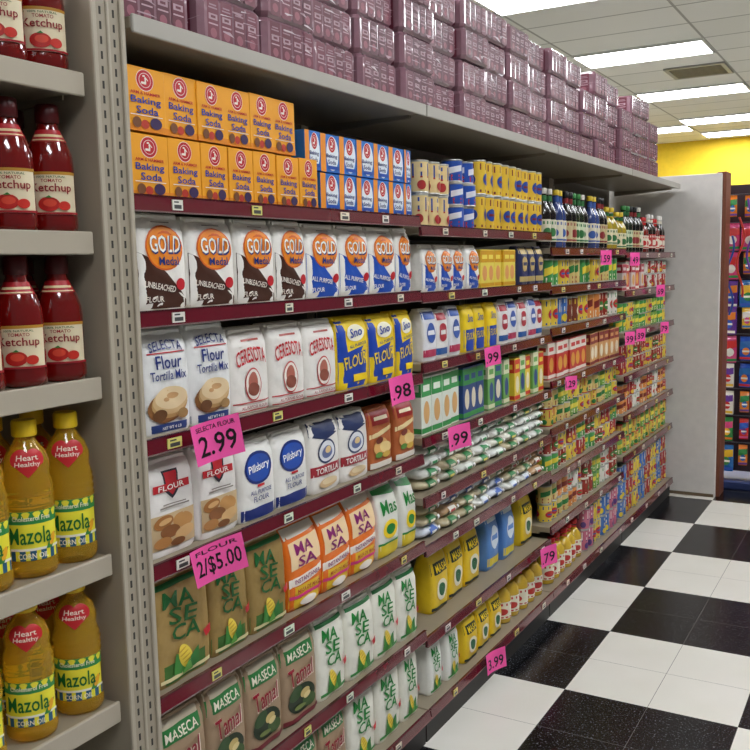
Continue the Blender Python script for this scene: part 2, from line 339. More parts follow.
selecta=bag('flour_bag',.15,.09,.220,'ececea',[('r',-1,.02,1,.1,'2a3f7a'),('t','SELECTA',0,.87,1.4,.09,NAV,0,.03),('r',-.8,.785,.8,.795,RED),('t','Flour',.05,.70,1.1,.13,NAV),('t','Tortilla Mix',0,.57,1.5,.09,NAV),('e',-.1,.27,.8,.16,'8a5c34',6),('e',.0,.29,.76,.14,'c49a62'),('e',.02,.32,.74,.13,'d8b684'),('e',.05,.35,.68,.11,'e8cfa4'),('e',.1,.37,.25,.03,'c89a68'),('e',-.2,.34,.12,.02,'c89a68'),('e',-.45,.19,.28,.06,'6a4426'),('e',.5,.18,.25,.05,'a07c4c'),('t','NET WT 4 LB',0,.06,.8,.03,WH)],seed=2)
ceres=bag('flour_bag',.128,.085,.202,'efebe4',[('t','CERESOTA',-.04,.70,1.6,.18,RED,3,.05),('r',-.5,.86,.5,.885,'b85a50'),('e',0,.34,.45,.2,'c84040'),('e',0,.34,.41,.182,'f2eae0'),('e',0,.36,.26,.13,'b86a5a'),('e',0,.28,.32,.08,'8a4a3a'),('r',-1,.12,1,.135,'c04040'),('t','ALL PURPOSE FLOUR',0,.07,1.4,.035,'a02a2a'),('r',-1,.02,1,.035,'c04040')],seed=4)
sno=bag('flour_bag',.125,.085,.198,YEL,[('p',[(-1,.02),(1,.02),(1,.62),(-1,.5)],'1c44ac'),('p',[(-1,.4),(-.5,.4),(-.6,.97),(-1,.97)],'1c44ac'),('e',.1,.79,.58,.12,'f8f2d8'),('t','Sno',.1,.80,.8,.13,'1c44ac',8),('t','FLOUR',.0,.40,1.5,.18,YEL,8),('t','ALL PURPOSE',.15,.62,1.1,.045,NAV,8),('r',-.2,.1,.7,.2,YEL)],seed=5)
crest=bag('flour_bag',.135,.09,.21,'efebe6',[('p',[(-.32,.88),(.32,.88),(.32,.68),(0,.58),(-.32,.68)],'2a2a35'),('p',[(-.25,.86),(.25,.86),(.25,.70),(0,.62),(-.25,.70)],RED),('r',-.75,.67,.75,.75,RED),('t','FLOUR',-.03,.71,1.1,.055,WH),('r',-.9,.08,.9,.44,'cbb188'),('e',-.45,.36,.38,.07,'a8703a',10),('e',.35,.33,.45,.08,'c08c50',-8),('e',-.2,.25,.42,.07,'8e5a30',-5),('e',.4,.2,.4,.065,'d9b078',12),('e',-.5,.15,.35,.06,'b9824a'),('e',.1,.12,.3,.04,'7a4c28'),('e',-.42,.37,.25,.03,'dcae74',10),('r',-.6,.50,.6,.515,'8a8078'),('r',-.45,.53,.45,.542,'8a8078')],seed=6)
pills=bag('flour_bag',.118,.085,.195,'eeece6',[('e',-.03,.66,.78,.21,NAV),('e',-.03,.66,.69,.175,BLU),('t','Pillsbury',-.03,.66,1.22,.13,'ffffff',6),('r',-1,.02,1,.16,NAV),('t','ALL PURPOSE',0,.36,1.2,.055,NAV),('t','FLOUR',0,.27,.9,.07,NAV),('r',-.2,.42,.2,.45,RED)],seed=7)
tort=bag('flour_bag',.115,.08,.195,'efebe4',[('p',[(-1,.98),(1,.98),(1,.8),(0,.72),(-1,.8)],'26345e'),('e',0,.56,.6,.17,'26345e'),('e',0,.56,.52,.145,'e6e8ee'),('r',-1,.24,1,.38,'a52834'),('t','TORTILLA',-.04,.31,1.5,.085,WH),('e',0,.55,.34,.09,'6a78a8'),('e',.05,.58,.2,.05,'e8c890'),('e',0,.12,.6,.07,'d9b98a'),('e',.1,.14,.5,.05,'ecd6ac')],seed=8)
brown=bag('flour_bag',.1,.075,.18,'b86434',[('r',-1,.74,1,.97,'9c2020'),('r',-.6,.82,.6,.88,'f0e2c0'),('p',[(-1,.6),(1,.7),(1,.62),(-1,.52)],'f0d8a0'),('e',-.2,.38,.6,.13,'e0aa64',20),('e',.25,.34,.5,.1,'eed08c',-15),('e',-.3,.48,.3,.06,'7a2a18'),('e',.3,.22,.4,.05,'d8b04a'),('e',-.4,.24,.3,.05,'5a8a34'),('r',-1,.02,1,.12,'efe6d8')],seed=9)
def cob(cx,cy,k,kv,rot=20):
    g=lambda L:[(cx+a*k,cy+b*kv) for a,b in L]
    L=[('p',g([(-.7,-1),(0,-1.2),(.1,.1),(-.55,.5)]),'3f8a3a'),('e',cx,cy,k*.36,kv,'ecd24c',rot)]
    for j in range(-2,3): L.append(('e',cx-j*.12*k,cy+j*.3*kv,k*.27,kv*.05,'c8a02c',rot))
    L+=[('p',g([(.0,-1.2),(.8,-.9),(.75,.4),(.25,-.1)]),'2f7a34'),('p',g([(-.25,-1.2),(.4,-1.15),(.15,-.25)]),'64a84a')]
    return L
def maseca(nm,W,D,Hh,body,sd,prof=PAPER,kraft=False):
    base=[('r',-1,.02,1,.2,'3c6a2a')] if kraft else []
    G='0c5a24' if kraft else GRN
    return bag(nm,W,D,Hh,body,base+[('r',-.95,.91,.95,.955,'2a7a40'),('t','MA',-.15,.79,1.1,.15,G,-8),('t','SE',-.05,.63,1.0,.15,G,-8),('t','CA',.03,.47,1.05,.15,G,-8),('r',-.9,.05,.9,.085,'e8dca8' if kraft else '3a8a44')]+cob(-.05,.22,.6,.13)+[('p',[(.6,.38),(.9,.42),(.92,.34),(.68,.31)],RED)],prof=prof,seed=sd,e=7 if kraft else 6)
masK=maseca('corn_flour_bag',.15,.1,.237,'a88a50',10,kraft=True); masK2=maseca('corn_flour_bag',.13,.1,.234,'9c8048',15,kraft=True)
masW=maseca('corn_flour_bag',.115,.09,.228,'eeecde',11); masS=maseca('corn_flour_bag',.1,.08,.185,'ecece4',12)
PUR='8a1f6a'
masa=bag('corn_flour_bag',.118,.09,.225,'f27818',[('r',-1,.02,1,.3,'f2c830'),('p',[(-1,.98),(1,.98),(1,.9),(-1,.86)],'f4e9d8'),('p',[(-.9,.5),(.9,.54),(.9,.86),(-.9,.82)],'f8d8a8'),('t','MA',-.1,.74,1.1,.13,PUR),('t','SA',.0,.59,1.1,.13,PUR),('p',[(-1,.3),(1,.36),(1,.46),(-1,.4)],'f6ecdf'),('t','INSTANTANEA',-.05,.38,1.5,.055,PUR,4),('r',-1,.16,1,.2,'d8307a'),('t','MASA DE MAIZ',0,.25,1.4,.05,'b03a1a'),('e',0,.09,.5,.05,'f6ecdf')],prof=PILL,seed=13,gl=.35,coat=.3)
mas=bag('corn_flour_bag',.1,.085,.22,'efeee4',[('t','Mas',0,.72,1.4,.2,GRN),('p',[(-1,.98),(1,.98),(1,.86),(-1,.92)],'2f9a48'),('e',0,.4,.7,.13,YEL),('e',0,.4,.45,.07,GRN),('r',-1,.02,1,.2,'e0c830'),('r',-1,.2,1,.23,GRN)],prof=PILL,seed=14,gl=.35,coat=.3)
tamal=bag('tamale_mix_bag',.13,.1,.228,'a88e72',[('r',-1,.9,1,.97,'cfc2aa'),('r',-1,.74,1,.9,'2c7a3c'),('t','MASECA',-.04,.82,1.35,.1,'f0ead6'),('e',-.05,.27,.75,.17,'1e2e1a'),('e',-.4,.36,.38,.08,'34502a',25),('e',.35,.2,.42,.08,'3f5c2c',-20),('e',.1,.32,.26,.05,'c8b070',15),('e',.2,.28,.2,.035,'e0cc90',15),('e',-.2,.18,.3,.03,'7a8a4a'),('r',-1,.02,1,.08,'7a2a34'),('t','Tamal',-.10,.58,1.4,.22,'f2e2d2',4),('t','Tamal',-.12,.587,1.35,.205,'94102a',4)],seed=16)
def sbag(nm,W,D,Hh,body,c1,c2,prof=PILL,sd=1):
    return bag(nm,W,D,Hh,body,[('r',-1,.82,1,.97,c1),('e',0,.55,.65,.2,c1),('r',-.5,.51,.5,.6,body),('r',-1,.08,1,.22,c2)],prof=prof,seed=sd,gl=.35,coat=.25)
sug=sbag('sugar_bag',.095,.07,.165,'ececf0','3a5aa8','b83a5a',PAPER); sugR=sbag('sugar_bag',.09,.07,.155,'efece8','b0303c','2a5a9c',PAPER,3)
flS=bag('flour_bag',.09,.07,.16,YEL,[('r',-1,.02,1,.5,'1c44ac'),('t','FLOUR',0,.35,1.5,.16,YEL),('t','Sno',0,.75,1,.18,'1c44ac')],seed=5)
navb=sbag('flour_bag',.085,.07,.15,'27305e','c9b070','c9b070',PAPER,4)
def yel(h,w): return bag('corn_meal_bag',w,.085,h,'f4ce24',[('r',-1,.62,1,.8,'1e2a2a'),('t','MASA',0,.71,1.3,.12,YEL),('e',0,.35,.6,.17,'f6efd8'),('e',0,.35,.4,.1,'26603a'),('r',-1,.05,1,.1,'1e2a2a')],prof=PILL,seed=21,gl=.3,coat=.3)
yelM=yel(.225,.125); yelT=yel(.178,.105)
blueP=sbag('detergent_pouch',.115,.085,.235,'5a8cd0','dfe8f0','e6d040',PILL,8)
def sbox(nm,W,D,Hh,body,c1,c2):
    return carton(nm,W,D,Hh,body,[('r',-1,.66,1,.97,c1),('r',-.65,.75,.65,.86,body),('e',0,.38,.6,.2,c2),('r',-1,.03,1,.12,c1)])
gbox=sbox('mix_box',.07,.05,.19,'e6ecdf','3a9a50','d8a868'); nbox=sbox('mix_box',.065,.05,.185,'2c4a86','3f9a50','e6dcc0'); gbox2=sbox('mix_box',.06,.05,.18,'6fae58','e6e8c0','2c4a86')
ybox=sbox('starch_box',.06,.05,.17,'f0d040','d8402a','f2e8c8'); ybox2=sbox('mix_box',.07,.05,.14,'f2dc5c','d8a020','e6a060')
rbox=sbox('dry_mix_box',.085,.05,.165,'cc342e','efe6d8','e0a040'); wbox=sbox('dry_mix_box',.08,.05,.16,'dca868','8a2a2a','f0e4c8'); pbox=sbox('dry_mix_box',.08,.05,.15,'e2d4cc','b03040','d8a050')
def lb(nm,col,c1,c2,sd,h=.038): return lying(nm,.135,.22,h,col,[('r',-.55,.0,.35,1,c1),('r',-.4,.3,.2,.62,c2),('r',.5,.2,.85,.75,'f4f4f0')],sd)
lies=[lb('rice_bag','eeeee6','2f8a4e','f2f0e4',1),lb('rice_bag','e6e9e2','e8ebe4','3f9a5a',2),lb('rice_bag','f0ecdc','2f8a4e','e8d870',4),lb('bean_bag','d8cba6','2f7d42','efe6cc',5)]
lies2=[lb('rice_bag','dce2ee','3a62b4','f2f0e4',3,.039),lb('bean_bag','cabd98','2f7d42','efe6cc',7,.039),lb('rice_bag','eceee6','e2e6ee','3a62b4',6,.039),lb('bean_bag','c09a70','e6e0d2','b03a34',8,.039)]
SN=[0]
def scan(nm,R,Hh,b,c1,c2,lid=None,cat='can',rim='b9b9b4'):
    SN[0]+=1; v=SN[0]%3; ops=[]
    if v==0: ops+=[('r',-1.7,.74,1.7,.94,c1),('r',-1.7,.04,1.7,.12,c1)]+[q for k in range(2) for q in (('e',-.9+k*1.6,.44,.5,.2,c2),('r',-1.2+k*1.6,.40,-.6+k*1.6,.48,c1))]
    elif v==1: ops+=[('r',-1.7,.52,1.7,.94,c1),('r',-1.7,.46,1.7,.52,c2)]+[q for k in range(3) for q in (('r',-1.4+k*1.05,.66,-.75+k*1.05,.8,b),('e',-1.05+k*1.05,.22,.3,.16,c2))]
    else: ops+=[('r',-1.7,.02,1.7,.3,c2),('p',[(-1.5,.35),(-.5,.5),(-.5,.8),(-1.5,.66)],c1),('p',[(-.2,.35),(.8,.5),(.8,.8),(-.2,.66)],c1),('r',-1.3,.1,-.5,.2,b),('r',.0,.1,.7,.2,b)]
    return can(nm,R,Hh,b,ops,lid=lid,rim=rim,cat=cat)
canBG=scan('baking_powder_can',.035,.105,'e9cf96','27489c','b03030'); canRB=scan('baking_powder_can',.035,.078,'2c56b4','e6e6ee','c03038')
canYR=scan('baking_powder_can',.036,.125,'f0c640','7a2430','27489c'); canRR=scan('food_can',.034,.105,'a82a30','e6dccb','e0b83a')
canG=scan('food_can',.034,.105,'4a9a50','e6d040','f0ead0'); canY=scan('food_can',.034,.105,'e8cc48','2c5a9c','c03038'); canB=scan('food_can',.034,.105,'3f70ba','e6e2d0','e4c838')
canO=scan('food_can',.035,.105,'e0924a','7a2a20','f0ead0'); canW=scan('food_can',.034,.105,'e8e4da','3c8a44','c23a34'); canP=scan('food_can',.034,.105,'cc7088','f0e6e0','5a3a7a')
canA=scan('food_can',.036,.105,'d9c27a','2f7a3c','a03028'); canD=scan('food_can',.031,.1,'7a3a26','e6c23a','efe6d0')
jarY=scan('spice_jar',.03,.105,'ddbb50','c03038','2f7a3c',lid=1,rim='c8282c',cat='jar'); jarG=scan('spice_jar',.03,.105,'7aa848','e8d850','f0ead0',lid=1,rim='2f7a3c',cat='jar')
jarR=scan('sauce_jar',.034,.105,'9a2c1c','efe2c8','3c7a34',lid=1,rim='e8e0d0',cat='jar')
def sauce(nm,body,capc,lab,acc,s=1,h=.26):
    pr=[(.026,0),(.031,.004),(.032,.02),(.032,.145),(.029,.165),(.018,.19),(.0125,.205),(.0125,h-.022)]
    pr=[(r*s,z*(h/.26)) for r,z in pr]
    return bottle(nm,pr,mt(body,.1,coat=.8,tr=.1),[(.014*s,h-.024),(.0145*s,h-.022),(.0145*s,h-.002),(.013*s,h)],mt(capc,.4),[('label',.03*h/.26,.125*h/.26,1.6,lab,[('r',-1,.78,1,.92,acc),('e',0,.42,.4,.2,acc),('r',-1,.05,1,.13,acc)]),('neck_label',.206*h/.26,(h-.03),1.5,acc,[])],n=18)
bt=[sauce('sauce_bottle','1c1410','d8d4c8','dcd6c0','3c7a44'),sauce('sauce_bottle','24301a','3c8a44','cfd8b8','2f6a3a'),sauce('sauce_bottle','14100e','1a1a1a','c9b88a','8a2a2a'),sauce('sauce_bottle','3a4a80','e0c030','e0d8c0','3a5aa0'),sauce('sauce_bottle','b8a030','e0c030','e6dcb8','2f6a3a',1.05,.22),sauce('sauce_bottle','7a2016','c02020','e6dcc8','c02020',.95,.21),sauce('sauce_bottle','2a1a10','e8e4dc','b8342c','e8e0cc',1,.23)]
bleach=sauce('cooking_oil_bottle','e0b838','c8282c','efe8d0','c23a34',1.25,.19)
ROUND={'baking_powder_can','food_can','spice_jar','sauce_jar','sauce_bottle','cooking_oil_bottle'}
# ketchup / oil
KR=mt('700a08',.07,coat=1,var=.05); 
kp=[(.030,0),(.037,.004),(.039,.012),(.039,.028),(.0375,.034),(.0375,.118),(.036,.138),(.029,.162),(.021,.180),(.0165,.192),(.016,.20)]
ketch=bottle('ketchup_bottle',kp,KR,[(.0175,.198),(.019,.2),(.019,.214),(.0185,.229),(.017,.231)],mt('4a0a0e',.35),[
 ('label',.034,.110,1.2,'e8dab8',[('r',-1,.93,1,1,'b9862c'),('t','100% NATURAL',0,.88,1.0,.05,'3c6a30'),('t','TOMATO',0,.79,.7,.08,'a01822'),('t','Ketchup',0,.60,1.4,.25,'8e141c'),('e',-.12,.24,.36,.17,'b8201a'),('e',-.08,.27,.22,.09,'dc4a34'),('p',[(-.24,.39),(.0,.39),(-.1,.45)],'3c7a30'),('e',.4,.2,.22,.11,'c83024'),('r',-1,0,1,.05,'a01822')]),
 ('neck_label',.164,.186,1.3,'b01822',[('r',-.8,.4,.8,.6,'e6d0a0'),('r',-.8,.1,.8,.2,'e6d0a0')])],sx=.8,capname='cap')
OIL=mt('ffcc38',.03,coat=.6,tr=.72,var=.02,ior=1.2)
op=[(.036,0),(.043,.005),(.0455,.015),(.0455,.028),(.043,.034),(.043,.122),(.0452,.126),(.0452,.131),(.043,.135),(.0452,.139),(.0452,.144),(.043,.148),(.0452,.152),(.0452,.157),(.043,.161),(.0445,.166),(.041,.176),(.0385,.186),(.040,.198),(.040,.208),(.033,.228),(.021,.244),(.017,.252),(.017,.262)]
oil=bottle('cooking_oil_bottle',op,OIL,[(.0205,.256),(.022,.258),(.022,.281),(.020,.285)],mt('f2cc20',.35),[
 ('label',.034,.124,1.3,'f4ea3c',[('r',-1,.0,1,.2,'1f5a7c'),('r',-1,.74,1,1,'2a8a44'),('t','Cholesterol Free',.0,.86,1.2,.1,'f6f2d8'),('r',-1,.2,1,.25,'f3efe0'),('p',[(.4,.2),(.62,.2),(.85,.5),(.6,.46)],'3f8a3a'),('e',.66,.38,.1,.14,'f0b020',-25),('t','Mazola',-.06,.51,1.3,.34,'0a6a2c'),('t','CORN OIL',0,.1,.9,.11,'f6f0d8')]),
 ('heart_label',.184,.236,.9,None,[('e',-.40,.68,.52,.30,'c8242a'),('e',.40,.68,.52,.30,'c8242a'),('p',[(-.88,.6),(0,.0),(.88,.6),(0,.85)],'c8242a'),('t','Heart',0,.70,1.1,.19,'f8ead8'),('t','Healthy',0,.46,1.2,.2,'f8ead8')])],sx=.84)
for zi,cs,Pd,nm in ((0,[3,50,-42],ketch,'topmost'),(1,[20,64,-28],ketch,'middle'),(2,[-8,35,78],ketch,'lowest'),(3,[34,79,-18],oil,'upper'),(4,[29,77,-25],oil,'lower')):
    z=lz[zi]; cs=sorted(cs,reverse=True); sc=(1.12,1.12,1.0) if Pd is ketch else ((1,1,.93) if zi==4 else (1,1,1.0))
    for r in range(2):
        prev=9
        for i,px in enumerate(cs):
            xf=-.050-r*.094; y=yz(px,z+.12,-.05)+(.0 if r==0 else .02)
            lim=1.219-Pd['w']*sc[0]/2-.001
            y=min(y,lim,prev-Pd['w']*sc[0]-.003); prev=y
            kind='red plastic ketchup bottle with cream label' if Pd is ketch else 'golden corn oil bottle with yellow cap'
            put(Pd,(xf,y,z+.0005),-.66+random.uniform(-.1,.1),f'{kind}, {od(i+1)} from the post, {["front","back"][r]} row, {nm} shelf','ketchup bottles' if Pd is ketch else 'corn oil bottles',s=sc)
# ---------------- bay 1 rows (photo columns)
def item(Pd,px0,px1,z,label,group,xf=-.02,rows=1,dz=0,rd=''):
    zm=z+Pd['h']/2; y0=max(yz(px0,zm,xf),Y0+.006); y1=min(yz(px1,zm,xf),YB[1]-.004); w=min((y1-y0)*.985,Pd['w']*1.32); s=w/Pd['w']
    for r in range(rows):
        lab=label if r==0 else label+', behind front row'
        put(Pd,(xf-Pd['d']/2-r*(Pd['d']*1.2)-random.uniform(0,.006),(y0+y1)/2,z+dz+.0005),random.uniform(-.012,.012) if Pd['cat']=='box' else random.uniform(-.025,.025),lab,group,s=(1,s,random.uniform(.975,1.0)))
def run(cols,z,desc,group,where,**k):
    for i,(Pd,a,b) in enumerate(cols): item(Pd,a,b,z,f'{desc}, {od(i+1)} from left, {where}',group,**k)
Z=bz[0]
c6=[(soda,130,170),(soda,170,203),(soda,203,230),(soda,230,255),(soda,255,278),(soda,278,300)]
run(c6,Z[0],'orange baking soda box','orange baking soda boxes','lower layer of top shelf'); item(soda,300,318,Z[0],'orange baking soda box alone at the right end beside blue boxes','orange baking soda boxes')
run([(a,b-5,c-4) for a,b,c in c6],Z[0]+.1302,'orange baking soda box','orange baking soda boxes','upper layer of top shelf')
cB=[(fridge,321,340),(fridge,340,357),(fridge,357,374),(fridge,374,389),(fridge,389,404),(fridge,404,417)]
run(cB,Z[0],'blue and orange soda box','blue and orange soda boxes','lower layer'); run([(fridge,306,322)]+[(a,b+1,c+1) for a,b,c in cB],Z[0]+.1022,'blue and orange soda box','blue and orange soda boxes','upper layer')
run([(goldB,139,190),(goldB,190,238),(goldB,238,276),(goldB,276,308)],Z[1],'white flour bag with orange disc and brown corner','white flour bags with an orange disc','second shelf')
run([(goldN,308,342),(goldN,342,371),(goldN,371,398),(goldN,398,421)],Z[1],'white flour bag with orange disc and blue corner','white flour bags with an orange disc','second shelf')
run([(selecta,143,192),(selecta,192,234)],Z[2],'white tortilla flour bag with tortilla picture','tortilla flour bags','third shelf')
run([(ceres,234,272),(ceres,272,307),(ceres,307,339)],Z[2],'white flour bag with red lettering','white flour bags with red lettering','third shelf')
run([(sno,339,370),(sno,370,397),(sno,397,421)],Z[2],'yellow and blue flour bag','yellow and blue flour bags','third shelf')
run([(crest,147,198),(crest,198,240)],Z[3],'white bag with red shield and loaves','white flour bags with a red shield','fourth shelf')
run([(pills,240,277),(pills,277,311)],Z[3],'white flour bag with navy oval','white flour bags with a navy oval','fourth shelf')
run([(tort,311,342),(tort,342,370)],Z[3],'white bag with navy top, red band','white bags with a red band','fourth shelf')
run([(brown,370,396),(brown,396,421)],Z[3],'brown mix bag with red top','brown mix bags','fourth shelf')
run([(masK,153,212),(masK2,212,251),(masK2,251,289)],Z[4],'large kraft bag with green lettering','kraft corn flour bags','fifth shelf')
run([(masa,289,323),(masa,323,352),(masa,352,379)],Z[4],'orange and yellow masa bag','orange masa bags','fifth shelf',rows=2)
run([(mas,379,403),(mas,403,424)],Z[4],'white and green bag with yellow base','white and green bags','fifth shelf',rows=2)
run([(tamal,160,210),(tamal,210,249),(tamal,249,285),(tamal,285,320)],Z[5],'tan tamale mix bag','tamale mix bags','sixth shelf',rows=2)
run([(masW,320,348),(masW,348,376),(masW,376,400),(masW,400,421)],Z[5],'white bag with green lettering','white corn flour bags','sixth shelf',rows=2)
run([(tamal,214,255),(tamal,255,290),(tamal,290,322),(tamal,322,350)],BS,'tan tamale mix bag','tamale mix bags','bottom shelf',xf=-.02,rows=2)
run([(masW,351,378),(masW,378,403),(masW,403,425)],BS,'white bag with green lettering','white corn flour bags','bottom shelf',rows=2)
# ---------------- bays 2-4
def Pd_round(p): return p['name'] in ROUND
def seg(Ps,px0,px1,z,desc,group,where,xf=-.02,layers=1,rows=1,jit=.03,hs=1.0,gap=.004):
    if not isinstance(Ps,list): Ps=[Ps]
    w=max(p['w'] for p in Ps)+gap; zm=z+Ps[0]['h']/2; y0=yz(px0,zm,xf); y1=yz(px1,zm,xf)
    for B in YB[1:]:                       # keep each run inside its bay
        if y0<B<y1:
            if B-y0<y1-B: y0=B+.008
            else: y1=B-.008
    n=max(1,int((y1-y0)/w+.25)); st=(y1-y0)/n
    for L in range(layers):
        for r in range(rows):
            for i in range(n):
                Pd=Ps[(i+L)%len(Ps)] if len(Ps)<3 else (Ps[((i//2)*7+L*3+len(Ps)*(i//4))%len(Ps)] if Pd_round(Ps[0]) else random.choice(Ps))
                lab=f'{desc}, {od(i+1)} from left'+(['',', second layer',', third layer',', top layer'][L] if layers>1 else '')+(', behind' if r else '')+f', {where}'
                s=min(1.04,st/(w-.001)); rz=random.uniform(-1.5,-.3) if Pd['name'] in ROUND else random.uniform(-jit,jit)
                sc=(1,s,hs) if Pd['name'] not in ROUND else (s,s,hs)
                put(Pd,(xf-Ps[0]['d']/2-r*Ps[0]['d']*1.15-random.uniform(0,.012),y0+st*(i+.5),z+.0005+L*(max(p['h'] for p in Ps)*hs+.0008)),rz,lab,group,s=sc)
Z=bz[1]
seg(canBG,423,455,Z[0],'gold and blue baking powder tin','gold and blue tins','second bay',layers=2)
seg(canRB,457,480,Z[0],'royal blue tin','royal blue tins','second bay',layers=3)
seg(canYR,482,546,Z[0],'yellow and maroon tin','yellow and maroon tins','second bay',layers=2)
seg(goldS,426,480,Z[1],'small white flour bag with orange disc','small flour bags','second bay')
seg(ybox2,482,518,Z[1],'small yellow mix box','small yellow boxes','second bay'); seg(navb,520,546,Z[1],'navy mix bag','navy mix bags','second bay')
seg([sug,sugR],424,462,Z[2],'small white sugar bag','small white sugar bags','second bay'); seg(flS,464,500,Z[2],'small yellow and blue flour bag','small yellow and blue bags','second bay')
seg([sugR,sug],501,546,Z[2],'white bag with red or blue print','white printed bags','second bay right half')
seg(gbox,421,462,Z[3],'pale green mix box','pale green boxes','second bay'); seg(nbox,464,486,Z[3],'navy and green mix box','navy boxes','second bay')
seg([gbox2,nbox],488,512,Z[3],'green or navy slim box','slim boxes','second bay'); seg([ybox,gbox2],514,546,Z[3],'yellow or green box','boxes at the right','second bay right end')
seg(lies,426,547,Z[4],'flat rice bag','stacked rice bags','fifth shelf second bay',layers=4,jit=.06,gap=0)
seg(lies2,426,547,Z[5],'flat bean bag','stacked bean bags','sixth shelf second bay',layers=3,jit=.06,gap=0)
seg(yelM,432,484,Z[6],'yellow corn meal bag with black band','yellow corn meal bags','seventh shelf',xf=-.06); seg(blueP,488,518,Z[6],'pale blue plastic pouch','blue pouches','second bay',xf=-.06); seg([yelM],521,546,Z[6],'yellow bag at the right end','yellow bags','second bay',xf=-.06)
seg(masS,430,462,BS,'small white corn flour bag','small white corn flour bags','bottom shelf',rows=2); seg(yelT,465,505,BS,'yellow corn meal bag','yellow corn meal bags','bottom shelf',xf=-.02,rows=2); seg([bleach],508,545,BS,'small golden bottle','small golden bottles','bottom shelf')
Z=bz[2]
seg([bt[0],bt[1],bt[2],bt[3]],550,592,Z[0],'tall dark sauce bottle','tall sauce bottles','third bay'); seg([bt[3],bt[0],bt[4],bt[2]],594,619,Z[0],'tall mixed sauce bottle','tall sauce bottles','third bay')
seg([canG,canY,canA],550,619,Z[1],'green or yellow can','cans on second shelf','second shelf third bay',hs=1.16)
seg([canY,canB,canD],550,590,Z[2],'yellow, blue or brown can','cans on third shelf','third shelf third bay',hs=1.25); seg([canO,jarR,canW],592,619,Z[2],'orange, white or red can','cans on third shelf','third shelf third bay',hs=1.25)
seg(rbox,550,588,Z[3],'red dry mix box','red boxes','fourth shelf third bay'); seg([wbox],590,619,Z[3],'tan dry mix box','tan boxes','fourth shelf third bay')
seg([jarY,canY,jarG,canA],550,619,Z[4],'yellow or green jar','jars on fifth shelf','fifth shelf third bay',layers=2,hs=.76)
seg([canG,canRR,canY,jarR],550,619,Z[5],'green, red or yellow can','cans on sixth shelf','sixth shelf third bay',layers=2,hs=.76)
seg([canY,canW,canO,canA],550,585,Z[6],'pale or yellow can','cans on seventh shelf','seventh shelf third bay',layers=2,hs=.8); seg([jarR,jarG,canW],587,619,Z[6],'red, green or white jar','jars on seventh shelf','seventh shelf third bay',layers=2,hs=.8)
seg([bleach,bleach],551,585,BS,'golden bottle','golden bottles','bottom shelf third bay'); seg([canP,canY,canB],587,619,BS,'pink, blue or yellow can','cans on bottom shelf','bottom shelf third bay',layers=2,hs=1.05)
Z=bz[3]
seg([bt[4],bt[0],bt[2],bt[1]],622,645,Z[0],'dark sauce bottle','sauce bottles in the far bay','far bay'); seg([bt[5],bt[6],bt[5],bt[6]],646,667,Z[0],'red sauce bottle','sauce bottles in the far bay','far bay')
seg([pbox,rbox],622,645,Z[1],'pale or red dry mix box','far bay boxes','second shelf far bay'); seg([canRR,canW],647,667,Z[1],'red or white can','far bay cans','second shelf far bay',layers=2,hs=.78)
seg([canG,canY,jarG],622,667,Z[2],'green or yellow can','far bay cans','third shelf far bay',layers=2,hs=.78)
seg([canRR,canY,jarR],622,667,Z[3],'red or yellow can','far bay cans','fourth shelf far bay',layers=2,hs=.8)
seg([canO,canRR,canW],622,667,Z[4],'orange, red or white can','far bay cans','fifth shelf far bay',layers=2,hs=.78)
seg([jarG,jarY],622,667,Z[5],'green or yellow jar','far bay jars','sixth shelf far bay',layers=2,hs=.8)
seg([canB,canRR,canY],622,667,BS,'blue, red or yellow can','far bay cans','bottom shelf far bay',layers=3,hs=.95)
# ---------------- wrapped multipacks on the top shelf
def wrap(seed):
    rd=random.Random(seed)
    W,D,Hh=.222,.3,.103; mb=MB(); m_=mt('9c7480',.14,coat=1,bump=1,bs=20,var=.4)
    mb.box(-D/2,D/2,-W/2,W/2,0,Hh,m_,.012); ops=[]
    for i in range(4):
        u=-.70+i*.465
        ops+=[('r',u-.20,.06,u+.20,.92,rd.choice(['642033','70283c','581c2e'])),('r',u-.15,.50,u+.15,.62,'b08c96'),('r',u-.15,.72,u+.15,.75,'a07a86'),('r',u-.12,.78,u+.12,.81,'a07a86'),('r',u-.16,.40,u+.16,.43,'c09aa4'),('e',u,.24,.11,.10,'96505f'),('r',u-.08,.535,u+.08,.585,'642033')]
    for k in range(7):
        u=rd.uniform(-.95,.6); v=rd.uniform(.06,.85); ops.append(('p',[(u,v),(u+rd.uniform(.1,.6),v+rd.uniform(-.1,.1)),(u+rd.uniform(.1,.4),v+.03),(u+.02,v+.025)],rd.choice(['d8c6cc','b898a2','a8848e'])))  # pale streaks: glare on the plastic wrap, painted in as colour
    draw(mb,lambda u,v,o:(D/2+o*.25,u*W/2*.90,v*Hh),ops,W,Hh)
    draw(mb,lambda u,v,o:(u*D/2*.90,-W/2-o*.25,v*Hh),ops,D,Hh)
    return P('wrapped_multipack','multipack',[('wrapped_multipack',mb.mesh('wrapped_multipack'))],W,D,Hh)
wps=[wrap(k) for k in range(6)]; n=20; yend=yz(660,2.2,0); st=(yend-Y0-.01)/n
low={13,16,19}
for i in range(n):
    ox=random.uniform(-.02,.010); hz=random.uniform(.97,1.03)
    for L in range(4):
        if L==3 and i in low: continue
        put(random.choice(wps),(-.15+ox+random.uniform(-.008,.008),Y0+.01+st*(i+.5),2.0595+L*.1035*hz),random.uniform(-.012,.012),f'shrink-wrapped mauve multipack, column {od(i+1)} from left, layer {od(L+1)} from shelf','wrapped multipacks on the top shelf',s=(1,st/.230,hz))
